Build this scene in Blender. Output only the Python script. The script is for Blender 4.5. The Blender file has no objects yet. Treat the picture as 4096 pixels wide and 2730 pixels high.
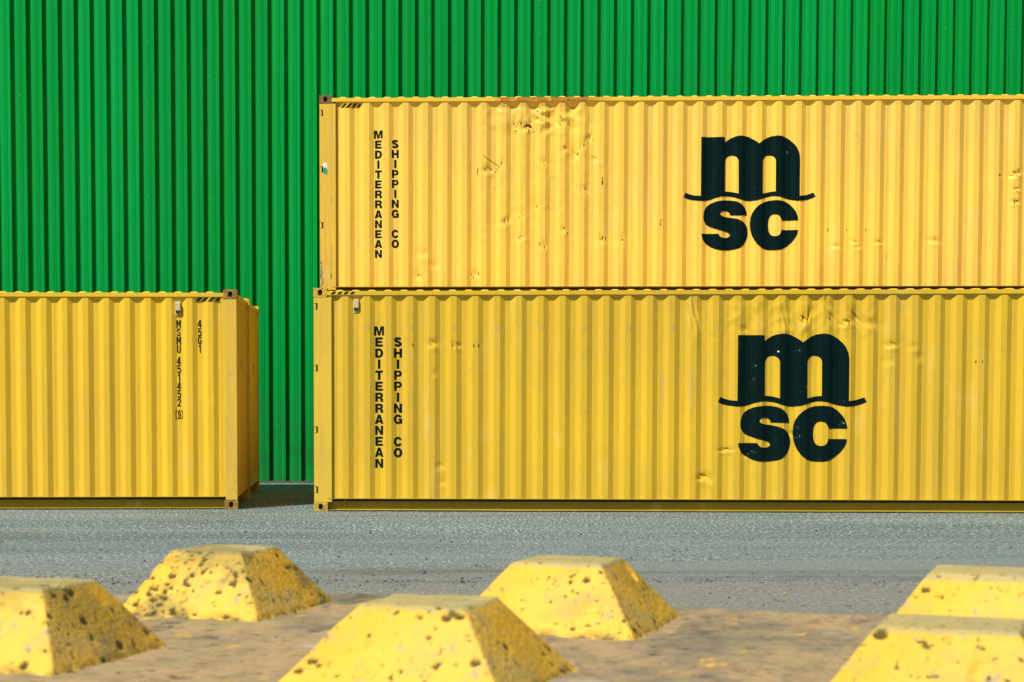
import bpy, bmesh, math, random
from mathutils import Vector, noise
from mathutils.geometry import tessellate_polygon
R = math.radians
random.seed(7)
SC = bpy.context.scene
COL = SC.collection

# ------------------------------------------------------------------ camera, sky, sun, exposure
CAM_H = 1.5593
cam = bpy.data.cameras.new('camera')
cam.sensor_width = 36.0
cam.lens = 7423.0 / 4096 * 36
cam.shift_x = (2048 - 1650.3) / 4096
cam.shift_y = (1980.67 - 1365) / 4096
cam.clip_start = 0.05
cam.clip_end = 400
cam.dof.use_dof = True
cam.dof.focus_distance = 22.0
cam.dof.aperture_fstop = 15
camo = bpy.data.objects.new('camera', cam)
COL.objects.link(camo)
camo.location = (0, 0, CAM_H)
camo.rotation_euler = (R(90) - 0.05577, 0, 0)
SC.camera = camo

SUN_AZ, SUN_EL = R(41), R(52)
S = Vector((-math.sin(SUN_AZ) * math.cos(SUN_EL), -math.cos(SUN_AZ) * math.cos(SUN_EL), math.sin(SUN_EL)))
w = bpy.data.worlds.new('World')
SC.world = w
w.use_nodes = True
nt = w.node_tree
sky = nt.nodes.new('ShaderNodeTexSky')
sky.sky_type = 'NISHITA'
sky.sun_disc = False
sky.sun_elevation = SUN_EL
sky.sun_rotation = math.atan2(S.x, S.y)
sky.air_density = 1.0
sky.dust_density = 2.5
nt.links.new(sky.outputs[0], nt.nodes['Background'].inputs[0])
nt.nodes['Background'].inputs[1].default_value = 0.05
sun = bpy.data.lights.new('sun', 'SUN')
sun.energy = 5.0
sun.angle = R(0.8)
sun.color = (1.0, 0.965, 0.885)
suno = bpy.data.objects.new('sun', sun)
COL.objects.link(suno)
suno.rotation_euler = S.to_track_quat('Z', 'Y').to_euler()
suno.location = (-10, -10, 20)
SC.view_settings.view_transform = 'Standard'
SC.view_settings.look = 'None'
SC.view_settings.gamma = 1
SC.view_settings.exposure = 0.10
SC.cycles.max_bounces = 6
SC.cycles.diffuse_bounces = 2

# ------------------------------------------------------------------ helpers
class MB:
    def __init__(s):
        s.v = []; s.f = []
    def box(s, x0, x1, y0, y1, z0, z1):
        n = len(s.v)
        s.v += [(x0, y0, z0), (x1, y0, z0), (x1, y1, z0), (x0, y1, z0), (x0, y0, z1), (x1, y0, z1), (x1, y1, z1), (x0, y1, z1)]
        s.f += [(n, n+3, n+2, n+1), (n+4, n+5, n+6, n+7), (n, n+1, n+5, n+4), (n+1, n+2, n+6, n+5), (n+2, n+3, n+7, n+6), (n+3, n, n+4, n+7)]
        return s
    def poly(s, pts):
        n = len(s.v); s.v += [tuple(p) for p in pts]; s.f.append(tuple(range(n, n+len(pts)))); return s
    def build(s, name, m, parent=None, smooth=None, bevel=None):
        me = bpy.data.meshes.new(name)
        me.from_pydata(s.v, [], s.f)
        me.materials.append(m)
        if smooth:
            me.polygons.foreach_set('use_smooth', [True]*len(me.polygons))
            me.update()
            me.set_sharp_from_angle(angle=R(smooth))
        me.update()
        o = bpy.data.objects.new(name, me)
        COL.objects.link(o)
        if parent: o.parent = parent
        if bevel:
            b = o.modifiers.new('bevel', 'BEVEL'); b.width = bevel; b.segments = 2; b.limit_method = 'ANGLE'; b.angle_limit = R(40)
        return o

def thing(name, label, cat, loc=(0, 0, 0), rz=0, group=None):
    o = bpy.data.objects.new(name, None); COL.objects.link(o)
    o.empty_display_size = 0.3
    o.location = loc; o.rotation_euler = (0, 0, rz)
    o['label'] = label; o['category'] = cat
    if group: o['group'] = group
    return o

class NT:
    """tiny node-graph helper"""
    def __init__(s, name):
        s.m = bpy.data.materials.new(name); s.m.use_nodes = True
        s.t = s.m.node_tree; s.b = s.t.nodes['Principled BSDF']
        s.tc = s.t.nodes.new('ShaderNodeTexCoord')
    def n(s, typ, **kw):
        nd = s.t.nodes.new(typ)
        for k, v in kw.items(): setattr(nd, k, v)
        return nd
    def l(s, a, b): s.t.links.new(a, b)
    def mapped(s, scale, off=(0, 0, 0), src='Object'):
        mp = s.n('ShaderNodeMapping'); mp.inputs['Scale'].default_value = scale; mp.inputs['Location'].default_value = off
        s.l(s.tc.outputs[src], mp.inputs[0]); return mp.outputs[0]
    def noise(s, scale, detail=4, rough=0.55, vec=None, dist=0):
        nd = s.n('ShaderNodeTexNoise'); nd.inputs['Scale'].default_value = scale; nd.inputs['Detail'].default_value = detail
        nd.inputs['Roughness'].default_value = rough; nd.inputs['Distortion'].default_value = dist
        s.l(vec if vec else s.tc.outputs['Object'], nd.inputs['Vector']); return nd.outputs['Fac']
    def vor(s, scale, vec=None, rnd=1.0):
        nd = s.n('ShaderNodeTexVoronoi'); nd.inputs['Scale'].default_value = scale; nd.inputs['Randomness'].default_value = rnd
        s.l(vec if vec else s.tc.outputs['Object'], nd.inputs['Vector']); return nd
    def ramp(s, fac, a, b, ca=0.0, cb=1.0):
        nd = s.n('ShaderNodeMapRange'); nd.clamp = True
        nd.inputs[1].default_value = a; nd.inputs[2].default_value = b; nd.inputs[3].default_value = ca; nd.inputs[4].default_value = cb
        s.l(fac, nd.inputs[0]); return nd.outputs[0]
    def math(s, op, a, b=None):
        nd = s.n('ShaderNodeMath', operation=op)
        for i, x in enumerate((a, b)):
            if x is None: continue
            if isinstance(x, (int, float)): nd.inputs[i].default_value = x
            else: s.l(x, nd.inputs[i])
        return nd.outputs[0]
    def mix(s, fac, a, b, mode='MIX'):
        nd = s.n('ShaderNodeMix', data_type='RGBA', blend_type=mode)
        if isinstance(fac, (int, float)): nd.inputs[0].default_value = fac
        else: s.l(fac, nd.inputs[0])
        for i, x in ((6, a), (7, b)):
            if isinstance(x, tuple): nd.inputs[i].default_value = (*x, 1)
            else: s.l(x, nd.inputs[i])
        return nd.outputs[2]
    def sep(s, src='Object'):
        nd = s.n('ShaderNodeSeparateXYZ'); s.l(s.tc.outputs[src], nd.inputs[0]); return nd.outputs
    def bump(s, h, strength, dist=0.01):
        nd = s.n('ShaderNodeBump'); nd.inputs['Strength'].default_value = strength; nd.inputs['Distance'].default_value = dist
        s.l(h, nd.inputs['Height']); s.l(nd.outputs[0], s.b.inputs['Normal']); return nd
    def out(s, col=None, rough=None, metal=None, spec=None):
        if col is not None:
            if isinstance(col, tuple): s.b.inputs['Base Color'].default_value = (*col, 1)
            else: s.l(col, s.b.inputs['Base Color'])
        if rough is not None:
            if isinstance(rough, (int, float)): s.b.inputs['Roughness'].default_value = rough
            else: s.l(rough, s.b.inputs['Roughness'])
        if spec is not None: s.b.inputs['Specular IOR Level'].default_value = spec
        if metal is not None: s.b.inputs['Metallic'].default_value = metal
        return s.m

def paint(name, base, wear=0.5, seed=0.0, seam=None):
    k = NT(name)
    off = (seed*3.1, seed*1.7, seed)
    big = k.noise(0.7, 3, 0.5, k.mapped((1, 1, 1), off))
    dull = tuple(base[i]*(0.80, 0.78, 1.5)[i] for i in range(3))
    c = k.mix(k.ramp(big, 0.35, 0.7, 0.0, 0.45), base, dull)
    streak = k.noise(1, 5, 0.6, k.mapped((22, 22, 0.8), off))
    c = k.mix(k.ramp(streak, 0.50, 0.80, 0, 0.30*wear), c, (0.42, 0.30, 0.10))
    grime = k.noise(9, 8, 0.7, k.mapped((1, 1, 0.6), off))
    c = k.mix(k.ramp(grime, 0.56, 0.78, 0, 0.35*wear), c, (0.36, 0.26, 0.10))
    pale = k.noise(3.2, 5, 0.6, k.mapped((1, 1, 0.35), (seed+9, 2, 5)))
    c = k.mix(k.ramp(pale, 0.58, 0.75, 0, 0.22*wear), c, (0.80, 0.62, 0.28))
    chip = k.noise(38, 5, 0.6, k.mapped((1, 1, 0.3), off))
    cluster = k.ramp(k.noise(1.1, 3, 0.6, k.mapped((1, 1, 1), (seed+4, 1, 1))), 0.52, 0.66)
    chips = k.math('MULTIPLY', k.ramp(chip, 0.70, 0.73), cluster)
    c = k.mix(k.math('MULTIPLY', chips, 0.75*wear), c, (0.10, 0.055, 0.02))
    if seam:      # welded joints between the pressed sheets
        per, x0 = seam
        fr = k.math('FRACT', k.math('DIVIDE', k.math('ADD', k.sep()[0], 50*per-x0), per))
        ln_ = k.math('LESS_THAN', fr, 0.006/per)
        c = k.mix(k.math('MULTIPLY', ln_, 0.45), c, (0.30, 0.19, 0.03))
    rgh = k.ramp(grime, 0.3, 0.75, 0.40, 0.62)
    wav = k.noise(2.2, 3, 0.5, k.mapped((1, 1, 0.5), off))
    fine = k.math('ADD', k.math('MULTIPLY', wav, 1.0), k.math('MULTIPLY', k.noise(60, 3, 0.5), 0.03))
    k.bump(fine, 0.35, 0.02)
    return k.out(c, rgh, spec=0.2)

def rusty(name, base, rust, dark, a=0.46, b=0.56, rng=None, scale=7, z_split=None):
    """paint with rust patches; rng=(x0,x1) limits the heavy rust to a stretch of the part"""
    k = NT(name)
    n1 = k.noise(scale, 8, 0.68)
    n2 = k.noise(scale*2.6, 6, 0.65, k.mapped((1, 1, 1), (3, 5, 7)))
    m = k.ramp(n1, a, b)
    if rng:
        x = k.sep()[0]
        w_ = k.math('MULTIPLY', k.ramp(x, rng[0]-.05, rng[0]+.05), k.ramp(x, rng[1]+.1, rng[1]-.3))
        m = k.math('MULTIPLY', m, w_)
    c = k.mix(m, base, rust)
    md = k.ramp(n2, 0.50, 0.60)
    if rng: md = k.math('MULTIPLY', md, k.math('ADD', k.math('MULTIPLY', w_, 0.7), 0.02))
    c = k.mix(k.math('MULTIPLY', md, 0.85), c, dark)
    k.bump(n2, 0.5, 0.006)
    return k.out(c, 0.7, spec=0.25)

YEL = (0.80, 0.50, 0.035)
M = {}
M['paintA'] = paint('yellow_paint_a', (0.80, 0.505, 0.030), 0.8, 1.0, (4*.27359, -0.215))
M['paintB'] = paint('yellow_paint_b', (0.71, 0.460, 0.028), 1.15, 2.3, (4*.28076, 1.11))
M['lowB'] = paint('shaded_rail_paint', (0.38, 0.275, 0.015), 1.2, 4.4)  # rail yellow darkened: shade of the recessed web put into the colour
M['paintC'] = paint('yellow_paint_c', (0.84, 0.565, 0.080), 1.15, 5.1, (4*.27993, 1.38))
M['postA'] = paint('yellow_post_paint_a', (0.74, 0.485, 0.06), 1.8, 3.3)
M['postB'] = paint('yellow_post_paint_b', (0.74, 0.505, 0.05), 1.4, 6.3)
M['postC'] = paint('yellow_post_paint_c', (0.74, 0.49, 0.05), 2.2, 8.3)
M['railC'] = rusty('rusty_rail_paint', (0.80, 0.52, 0.05), (0.50, 0.20, 0.02), (0.12, 0.05, 0.015), 0.38, 0.50, (2.55, 4.1))
M['castA'] = rusty('worn_casting_paint', (0.50, 0.30, 0.06), (0.30, 0.16, 0.04), (0.085, 0.06, 0.025), 0.42, 0.52, scale=14)
M['castB'] = rusty('chipped_casting_paint', (0.68, 0.44, 0.05), (0.42, 0.25, 0.05), (0.12, 0.07, 0.025), 0.50, 0.60, scale=14)
M['castC'] = rusty('dark_casting_paint', (0.17, 0.125, 0.04), (0.30, 0.16, 0.03), (0.06, 0.045, 0.02), 0.50, 0.60, scale=14)
k = NT('casting_cavity'); M['cavity'] = k.out((0.02, 0.015, 0.008), 0.9)
k = NT('dark_lettering')
ln = k.noise(26, 6, 0.7, k.mapped((1.5, 1, 0.4)))
lw = k.ramp(k.noise(2.3, 3, 0.5), 0.50, 0.58)
wear_ = k.math('MULTIPLY', k.ramp(ln, 0.66, 0.69), lw)
M['ink'] = k.out(k.mix(k.math('MULTIPLY', wear_, 0.7), (0.0005, 0.010, 0.011), (0.45, 0.40, 0.12)), 0.2, spec=0.2)
k = NT('tape_yellow'); M['tapeY'] = k.out((0.86, 0.50, 0.0), 0.45)
k = NT('tape_black'); M['tapeK'] = k.out((0.008, 0.018, 0.018), 0.4)
k = NT('vent_cream'); M['vent'] = k.out(k.mix(k.ramp(k.noise(30, 4), 0.45, 0.7, 0, .4), (0.60, 0.50, 0.24), (0.45, 0.33, 0.12)), 0.5)
k = NT('vent_dark'); M['ventD'] = k.out((0.16, 0.14, 0.015), 0.7)
k = NT('rust_brown'); M['rust'] = k.out(k.mix(k.ramp(k.noise(40, 4), 0.4, 0.6), (0.055, 0.03, 0.012), (0.24, 0.12, 0.03)), 0.8, spec=0.15)
k = NT('scrape_pale'); M['scrape'] = k.out(k.mix(k.ramp(k.noise(30, 4), 0.4, 0.6), (0.62, 0.50, 0.30), (0.55, 0.36, 0.24)), 0.6)
k = NT('sticker_white'); M['white'] = k.out((0.78, 0.76, 0.70), 0.5)
k = NT('sticker_green'); M['stkg'] = k.out((0.01, 0.33, 0.20), 0.5)
k = NT('plywood_floor'); M['floor'] = k.out((0.04, 0.03, 0.02), 0.9)

# ------------------------------------------------------------------ lettering: heavy strokes and outlines in metres
def arc(cx, cy, rx, ry, a0, a1, n=14):
    return [(cx+rx*math.cos(R(a0+(a1-a0)*i/n)), cy+ry*math.sin(R(a0+(a1-a0)*i/n))) for i in range(n+1)]

def stroke(pts, hw):
    """constant-width outline round a centre line"""
    L, Rr = [], []
    n = len(pts)
    for i, (x, y) in enumerate(pts):
        a = pts[max(0, i-1)]; b = pts[min(n-1, i+1)]
        if 0 < i < n-1:
            d1 = Vector((x-a[0], y-a[1])).normalized(); d2 = Vector((b[0]-x, b[1]-y)).normalized()
            d = (d1+d2).normalized(); mi = 1/max(0.5, d.dot(d1))
        else:
            d = Vector((b[0]-a[0], b[1]-a[1])).normalized(); mi = 1
        nx, ny = -d.y*hw*mi, d.x*hw*mi
        L.append((x+nx, y+ny)); Rr.append((x-nx, y-ny))
    return L + Rr[::-1]

def rect(x0, y0, x1, y1): return [(x0, y0), (x1, y0), (x1, y1), (x0, y1)]

# every glyph: list of (outline, [holes]); unit height 1, x centred on 0
def heavy():
    t = 0.27; G = {}
    G['I'] = [(rect(-t/2, 0, t/2, 1), [])]
    G['E'] = [([(-.42, 0), (.42, 0), (.42, .22), (-.15, .22), (-.15, .40), (.34, .40), (.34, .61), (-.15, .61), (-.15, .78), (.40, .78), (.40, 1), (-.42, 1)], [])]
    G['H'] = [([(-.44, 0), (-.17, 0), (-.17, .39), (.17, .39), (.17, 0), (.44, 0), (.44, 1), (.17, 1), (.17, .62), (-.17, .62), (-.17, 1), (-.44, 1)], [])]
    G['T'] = [([(-.14, 0), (.14, 0), (.14, .77), (.42, .77), (.42, 1), (-.42, 1), (-.42, .77), (-.14, .77)], [])]
    G['M'] = [([(-.55, 0), (-.31, 0), (-.31, .70), (-.12, 0), (.12, 0), (.31, .70), (.31, 0), (.55, 0), (.55, 1), (.18, 1), (0, .36), (-.18, 1), (-.55, 1)], [])]
    G['N'] = [([(-.44, 0), (-.18, 0), (-.18, .60), (.17, 0), (.44, 0), (.44, 1), (.18, 1), (.18, .40), (-.17, 1), (-.44, 1)], [])]
    G['A'] = [([(-.48, 0), (-.20, 0), (-.145, .18), (.145, .18), (.20, 0), (.48, 0), (.155, 1), (-.155, 1)], [[(-.085, .38), (.085, .38), (0, .72)]])]
    bowl = [(.02, 1)] + arc(.02, .5, .43, .5, 90, -90, 16)
    G['D'] = [([(-.43, 0)] + [(.0, 0)] + arc(.0, .5, .45, .5, -90, 90, 16) + [(-.43, 1)], [[(-.16, .22)] + arc(-.02, .5, .20, .28, -90, 90, 10) + [(-.16, .78)]])]
    G['P'] = [([(-.42, 0), (-.15, 0), (-.15, .34), (.10, .34)] + arc(.10, .67, .32, .33, -90, 90, 12) + [(-.42, 1)], [[(-.15, .53), (.06, .53)] + arc(.06, .66, .10, .13, -90, 90, 8) + [(-.15, .79)]])]
    G['R'] = [([(-.43, 0), (-.16, 0), (-.16, .36), (.02, .36), (.13, .30), (.16, .0), (.45, 0), (.43, .30), (.30, .46)] + arc(.12, .72, .31, .28, -50, 90, 10) + [(-.43, 1)], [[(-.16, .56), (.06, .56)] + arc(.06, .68, .10, .11, -90, 90, 8) + [(-.16, .79)]])]
    G['O'] = [(arc(0, .5, .47, .53, 0, 360, 28)[:-1], [arc(0, .5, .19, .29, 0, 360, 20)[:-1]])]
    G['C'] = [(arc(0, .5, .46, .53, 28, 332, 24) + arc(0, .5, .19, .29, 328, 32, 18), [])]
    G['G'] = [(arc(0, .5, .46, .53, 28, 300, 22) + [(.26, .10), (.29, 0), (.46, 0), (.46, .56), (.02, .56), (.02, .37), (.20, .37), (.14, .24)] + arc(0, .5, .19, .29, 290, 32, 16), [])]
    s = arc(.0, .73, .29, .165, 15, 180, 10) + arc(.0, .73, .29, .165, 190, 250, 4) + [(.0, .54), (.08, .49)] + arc(.0, .28, .30, .17, 60, -90, 8) + arc(.0, .28, .30, .17, -100, -170, 6)
    G['S'] = [(stroke(s, .125), [])]
    return G

def narrow():
    t = .075; G = {}
    def st(*ls): return [(stroke(l, t), []) for l in ls]
    G['M'] = [([(-.28, 0), (-.13, 0), (-.13, .72), (-.04, .25), (.04, .25), (.13, .72), (.13, 0), (.28, 0), (.28, 1), (.10, 1), (0, .50), (-.10, 1), (-.28, 1)], [])]
    G['U'] = st([(-.16, 1), (-.16, .25)] + arc(0, .22, .16, .16, 190, 350, 8) + [(.16, .25), (.16, 1)])
    G['S'] = st([(.16, .72)] + arc(0, .78, .15, .15, 0, 180, 8) + [(-.15, .66), (-.08, .56), (.08, .44), (.15, .34)] + arc(0, .22, .15, .15, 0, -180, 8) + [(-.16, .28)])
    G['4'] = [([(.02, 0), (.16, 0), (.16, .20), (.24, .20), (.24, .34), (.16, .34), (.16, 1), (.0, 1), (-.24, .34), (-.24, .20), (.02, .20)], [[(-.09, .34), (.02, .34), (.02, .70)]])]
    G['5'] = st([(.20, .93), (-.14, .93), (-.15, .53)] + arc(0, .5, .16, .12, 150, 20, 6) + [(.16, .28)] + arc(0, .22, .16, .16, 0, -175, 8))
    G['1'] = [([(-.01, 0), (.13, 0), (.13, 1), (.02, 1), (-.15, .82), (-.15, .70), (-.01, .80)], [])]
    G['2'] = st([(-.16, .72)] + arc(0, .77, .16, .16, 180, 0, 8) + [(.15, .66), (.06, .42), (-.13, .075), (.20, .075)])
    G['9'] = [(arc(0, .68, .22, .32, 0, 360, 20)[:-1], [arc(0, .68, .08, .18, 0, 360, 12)[:-1]]), (stroke([(.15, .66), (.15, .25)] + arc(0, .22, .15, .15, 0, -170, 8), t), [])]
    G['G'] = st([(.16, .72)] + arc(0, .78, .15, .15, 0, 180, 8) + [(-.15, .25)] + arc(0, .22, .15, .15, 180, 360, 8) + [(.15, .46), (.02, .46)])
    return G
HV, NR = heavy(), narrow()

LOGO_M = [(277,112),(562,114),(565,180),(600,150),(640,125),(690,107),(745,98),(800,100),(850,112),(900,138),(940,165),(975,193),(1010,165),(1060,130),(1120,106),(1190,98),(1250,103),(1300,122),(1350,152),(1400,200),(1435,250),(1458,305),(1468,370),(1468,822),(1500,820),(1550,812),(1600,796),(1635,783),(1660,832),(1620,852),(1560,870),(1500,880),(1440,882),(1390,876),(1330,862),(1280,845),(1230,832),(1180,826),(1120,827),(1060,842),(1000,862),(950,876),(880,883),(830,881),(770,868),(700,845),(640,830),(580,825),(520,829),(460,845),(400,865),(350,878),(300,882),(240,879),(180,871),(120,855),(68,832),(97,778),(140,798),(190,812),(240,819),(277,820)]
LOGO_H1 = [(570,768),(569,410),(575,380),(592,355),(615,340),(645,335),(680,340),(705,355),(722,378),(729,405),(733,795),(700,785),(660,775),(610,768)]
LOGO_H2 = [(1024,795),(1023,400),(1030,375),(1048,350),(1075,337),(1105,334),(1140,342),(1162,360),(1175,385),(1178,410),(1180,768),(1140,770),(1090,778)]
LOGO_S = [(838,1057),(833,1010),(815,965),(785,930),(745,903),(700,885),(640,876),(575,873),(510,880),(450,892),(395,915),(355,945),(330,980),(316,1020),(310,1070),(314,1110),(330,1145),(355,1172),(395,1195),(450,1217),(500,1233),(560,1247),(600,1258),(625,1273),(637,1292),(630,1310),(605,1323),(570,1328),(530,1320),(508,1303),(494,1277),(288,1277),(294,1320),(315,1365),(350,1400),(400,1435),(450,1460),(510,1475),(560,1478),(630,1476),(700,1466),(760,1445),(805,1405),(835,1350),(848,1300),(850,1260),(845,1210),(825,1165),(795,1135),(750,1110),(700,1095),(640,1083),(580,1075),(540,1065),(515,1045),(518,1025),(540,1008),(575,1003),(610,1010),(632,1030),(640,1057)]
LOGO_C = [(1455,1119),(1448,1070),(1430,1020),(1400,975),(1360,930),(1310,895),(1260,880),(1190,873),(1110,878),(1050,895),(990,925),(940,970),(900,1030),(882,1085),(876,1160),(882,1230),(900,1300),(930,1360),(970,1410),(1020,1450),(1080,1472),(1140,1478),(1200,1477),(1265,1465),(1320,1435),(1380,1385),(1420,1330),(1445,1280),(1453,1233),(1253,1233),(1248,1262),(1232,1290),(1205,1305),(1175,1308),(1140,1300),(1115,1275),(1100,1235),(1094,1180),(1098,1120),(1112,1075),(1140,1050),(1175,1043),(1215,1050),(1238,1075),(1250,1100),(1256,1119)]

# ------------------------------------------------------------------ shipping container
L_, W_, H_ = 12.192, 2.438, 2.896
RZ0, RZ1 = 2.801, 2.854            # top rail
FZ = 0.168                         # top of the bottom side rail flange
CZ = 0.075                         # height of the closure under the top rail
DEP = 0.036                        # corrugation depth
YO = 0.010                         # outer flats sit this far behind the rail face

class Panel:
    """front side wall: trapezoid corrugation of pitch p with the outer-to-inner slope starting at off"""
    def __init__(s, p, off, s0, s1, dents=(), crumple=(), seed=0):
        s.p, s.off, s.s0, s.s1, s.dents, s.crumple, s.seed = p, off, s0, s1, dents, crumple, seed
        s.fr = (0.235, 0.49, 0.735, 1.0)
    def depth(s, x):
        u = ((x-s.off)/s.p) % 1.0
        a, b, c, _ = s.fr
        if u < a: return DEP*u/a
        if u < b: return DEP
        if u < c: return DEP*(c-u)/(c-b)
        return 0.0
    def dent(s, x, z):
        d = 0.0
        for (dx, dz, rx, rz, dep, rot) in s.dents:
            a, b = x-dx, z-dz
            if abs(a) > 3*max(rx, rz) or abs(b) > 3*max(rx, rz): continue
            ca, sa = math.cos(rot), math.sin(rot)
            u, v = (a*ca+b*sa)/rx, (-a*sa+b*ca)/rz
            r2 = u*u+v*v
            if r2 < 8:
                g = math.exp(-r2)
                d += 0.8*dep*g*(1+0.5*math.sin(5*u+3*v)) - dep*0.35*math.exp(-((u)**2+(v+1.3)**2)*1.5)
        for (dx, dz, rx, rz, dep) in s.crumple:
            g = math.exp(-(((x-dx)/rx)**4+((z-dz)/rz)**4))
            if g > 0.01:
                n_ = noise.noise(Vector((x*4.2, z*4.2, s.seed)))
                r_ = abs(noise.noise(Vector((x*7+3, z*6, s.seed+5))))
                d += dep*g*(0.5*n_+0.9*r_)
        d += 0.0022*noise.noise(Vector((x*1.3, z*0.9, s.seed+2)))
        return d
    def y(s, x, z):
        e = min(1.0, max(0.0, (z-FZ)/0.12))*min(1.0, max(0.0, (RZ0-z)/0.05))
        d = s.depth(x)
        if z > RZ0-CZ: d = min(d, max(0.0, DEP*(RZ0+0.002-z)/CZ))
        return YO + d + e*s.dent(x, z)
    def cuts(s, k=3):
        out = []
        n0 = math.floor((s.s0-s.off)/s.p)-1; n1 = math.ceil((s.s1-s.off)/s.p)+1
        for n in range(n0, n1):
            prev = 0.0
            for f in s.fr:
                for i in range(k):
                    out.append(s.off+s.p*(n+prev+(f-prev)*i/k))
                prev = f
        out = [x for x in out if s.s0+0.004 < x < s.s1-0.004]
        return [s.s0]+out+[s.s1]
    def rows(s, nr): return [FZ+(RZ0-CZ-FZ)*i/nr for i in range(nr+1)]
    def mesh(s, name, mat, parent, k=3, nr=50):
        m = MB(); xs = s.cuts(k); zs = s.rows(nr)
        nx = len(xs)
        for z in zs:
            for x in xs: m.v.append((x, s.y(x, z), z))
        for j in range(len(zs)-1):
            for i in range(nx-1):
                a = j*nx+i; m.f.append((a, a+1, a+nx+1, a+nx))
        # top closure: outer flats run up to the rail, recesses close on a face that leans out
        base = (len(zs)-1)*nx
        zt = RZ0+0.002
        top = []
        for i, x in enumerate(xs):
            m.v.append((x, YO, zt)); top.append(len(m.v)-1)
        for i in range(nx-1):
            xm = (xs[i]+xs[i+1])/2
            u = ((xm-s.off)/s.p) % 1.0
            a, b, c, _ = s.fr
            lo0, lo1 = base+i, base+i+1
            if u > c: m.f.append((lo0, lo1, top[i+1], top[i]))
            elif a < u < b:
                pass
        # slopes and recess ceilings built per period
        n0 = math.floor((s.s0-s.off)/s.p)-1; n1 = math.ceil((s.s1-s.off)/s.p)+1
        zc = RZ0-CZ
        for n in range(n0, n1):
            x = [s.off+s.p*(n+f) for f in (0.0, s.fr[0], s.fr[1], s.fr[2])]
            x = [min(max(v, s.s0), s.s1) for v in x]
            if x[3]-x[0] < 1e-4: continue
            dA = s.depth(x[0]+1e-6) if x[0] <= s.s0+1e-6 else 0
            P = lambda X, D, Z: (X, YO+D, Z)
            e0 = [(xx) for xx in xs if x[0]-1e-6 <= xx <= x[1]+1e-6]
            e2 = [(xx) for xx in xs if x[2]-1e-6 <= xx <= x[3]+1e-6]
            em = [(xx) for xx in xs if x[1]-1e-6 <= xx <= x[2]+1e-6]
            if x[1]-x[0] > 1e-4: m.poly([P(xx, s.y(xx, zc)-YO, zc) for xx in e0]+[P(x[0], dA, zt)])
            if x[3]-x[2] > 1e-4: m.poly([P(xx, s.y(xx, zc)-YO, zc) for xx in e2]+[P(x[3], 0, zt)])
            if x[2]-x[1] > 1e-4: m.poly([P(xx, s.y(xx, zc)-YO, zc) for xx in em]+[P(x[3], 0, zt), P(x[0], dA, zt)])
        return m.build(name, mat, parent, smooth=17)

def decal(panel, name, mat, parent, shapes, off=0.003, zrows=False, fine=False):
    """flat outlines laid onto the corrugated sheet: cut at every fold, then dropped onto it"""
    bm = bmesh.new()
    for i, (outer, holes) in enumerate(shapes):
        loops = [[Vector((x, y, 0)) for x, y in outer]]+[[Vector((x, y, 0)) for x, y in h] for h in holes]
        flat = [v for l in loops for v in l]
        bv = [bm.verts.new((v.x, 0.0003*(i % 3), v.y)) for v in flat]
        for t in tessellate_polygon(loops):
            try: bm.faces.new([bv[j] for j in t])
            except ValueError: pass
    x0 = min(v.co.x for v in bm.verts); x1 = max(v.co.x for v in bm.verts)
    z0 = min(v.co.z for v in bm.verts); z1 = max(v.co.z for v in bm.verts)
    for x in panel.cuts(4 if fine else 1):
        if x0 < x < x1: bmesh.ops.bisect_plane(bm, geom=bm.verts[:]+bm.edges[:]+bm.faces[:], plane_co=(x, 0, 0), plane_no=(1, 0, 0))
    if zrows:
        for z in (panel.rows(zrows) if zrows > 1 else [RZ0-CZ+.006*i for i in range(14)]):
            if z0 < z < z1: bmesh.ops.bisect_plane(bm, geom=bm.verts[:]+bm.edges[:]+bm.faces[:], plane_co=(0, 0, z), plane_no=(0, 0, 1))
    for v in bm.verts: v.co.y = panel.y(v.co.x, v.co.z) - off - v.co.y
    bmesh.ops.recalc_face_normals(bm, faces=bm.faces)
    if bm.faces:
        bm.faces.ensure_lookup_table()
        if sum(f.normal.y for f in bm.faces) > 0: bmesh.ops.reverse_faces(bm, faces=bm.faces)
    me = bpy.data.meshes.new(name); bm.to_mesh(me); bm.free()
    me.materials.append(mat)
    o = bpy.data.objects.new(name, me); COL.objects.link(o); o.parent = parent
    return o

def glyphs(G, text, cx, tops, h, wx=1.0):
    out = []
    for ch, zt in zip(text, tops):
        if ch == ' ': continue
        for outer, holes in G[ch]:
            out.append(([(cx+x*h*wx, zt-h+y*h) for x, y in outer], [[(cx+x*h*wx, zt-h+y*h) for x, y in hl] for hl in holes]))
    return out

def logo(x0, zt, k):
    f = lambda P: [(x0+(x-277)*k, zt-(y-112)*k) for x, y in P]
    return [(f(LOGO_M), [f(LOGO_H1), f(LOGO_H2)]), (f(LOGO_S), []), (f(LOGO_C), [])]

def stripes(x0, x1, z0, z1, nst, lean=1.0, gap=None):
    """black bars of hazard tape"""
    out = []
    pw = (x1-x0)/nst
    sh = (z1-z0)*lean
    for i in range(nst):
        a = x0+pw*(i+0.10); b = a+pw*0.58
        q = [(a, z0), (b, z0), (b+sh, z1), (a+sh, z1)]
        # clip to x1
        if b+sh > x1:
            if a+sh >= x1: q = [(a, z0), (min(b, x1), z0), (x1, z0), (x1, z0+(x1-a)/sh*(z1-z0))]; q = [q[0], q[2], q[3]] if b >= x1 else [(a, z0), (b, z0), (x1, z0+(x1-b)/sh*(z1-z0)), (x1, z0+(x1-a)/sh*(z1-z0))]
            else: q = [(a, z0), (b, z0), (x1, z0+(x1-b)/sh*(z1-z0)), (x1, z1), (a+sh, z1)]
        out.append((q, []))
    return out

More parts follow.
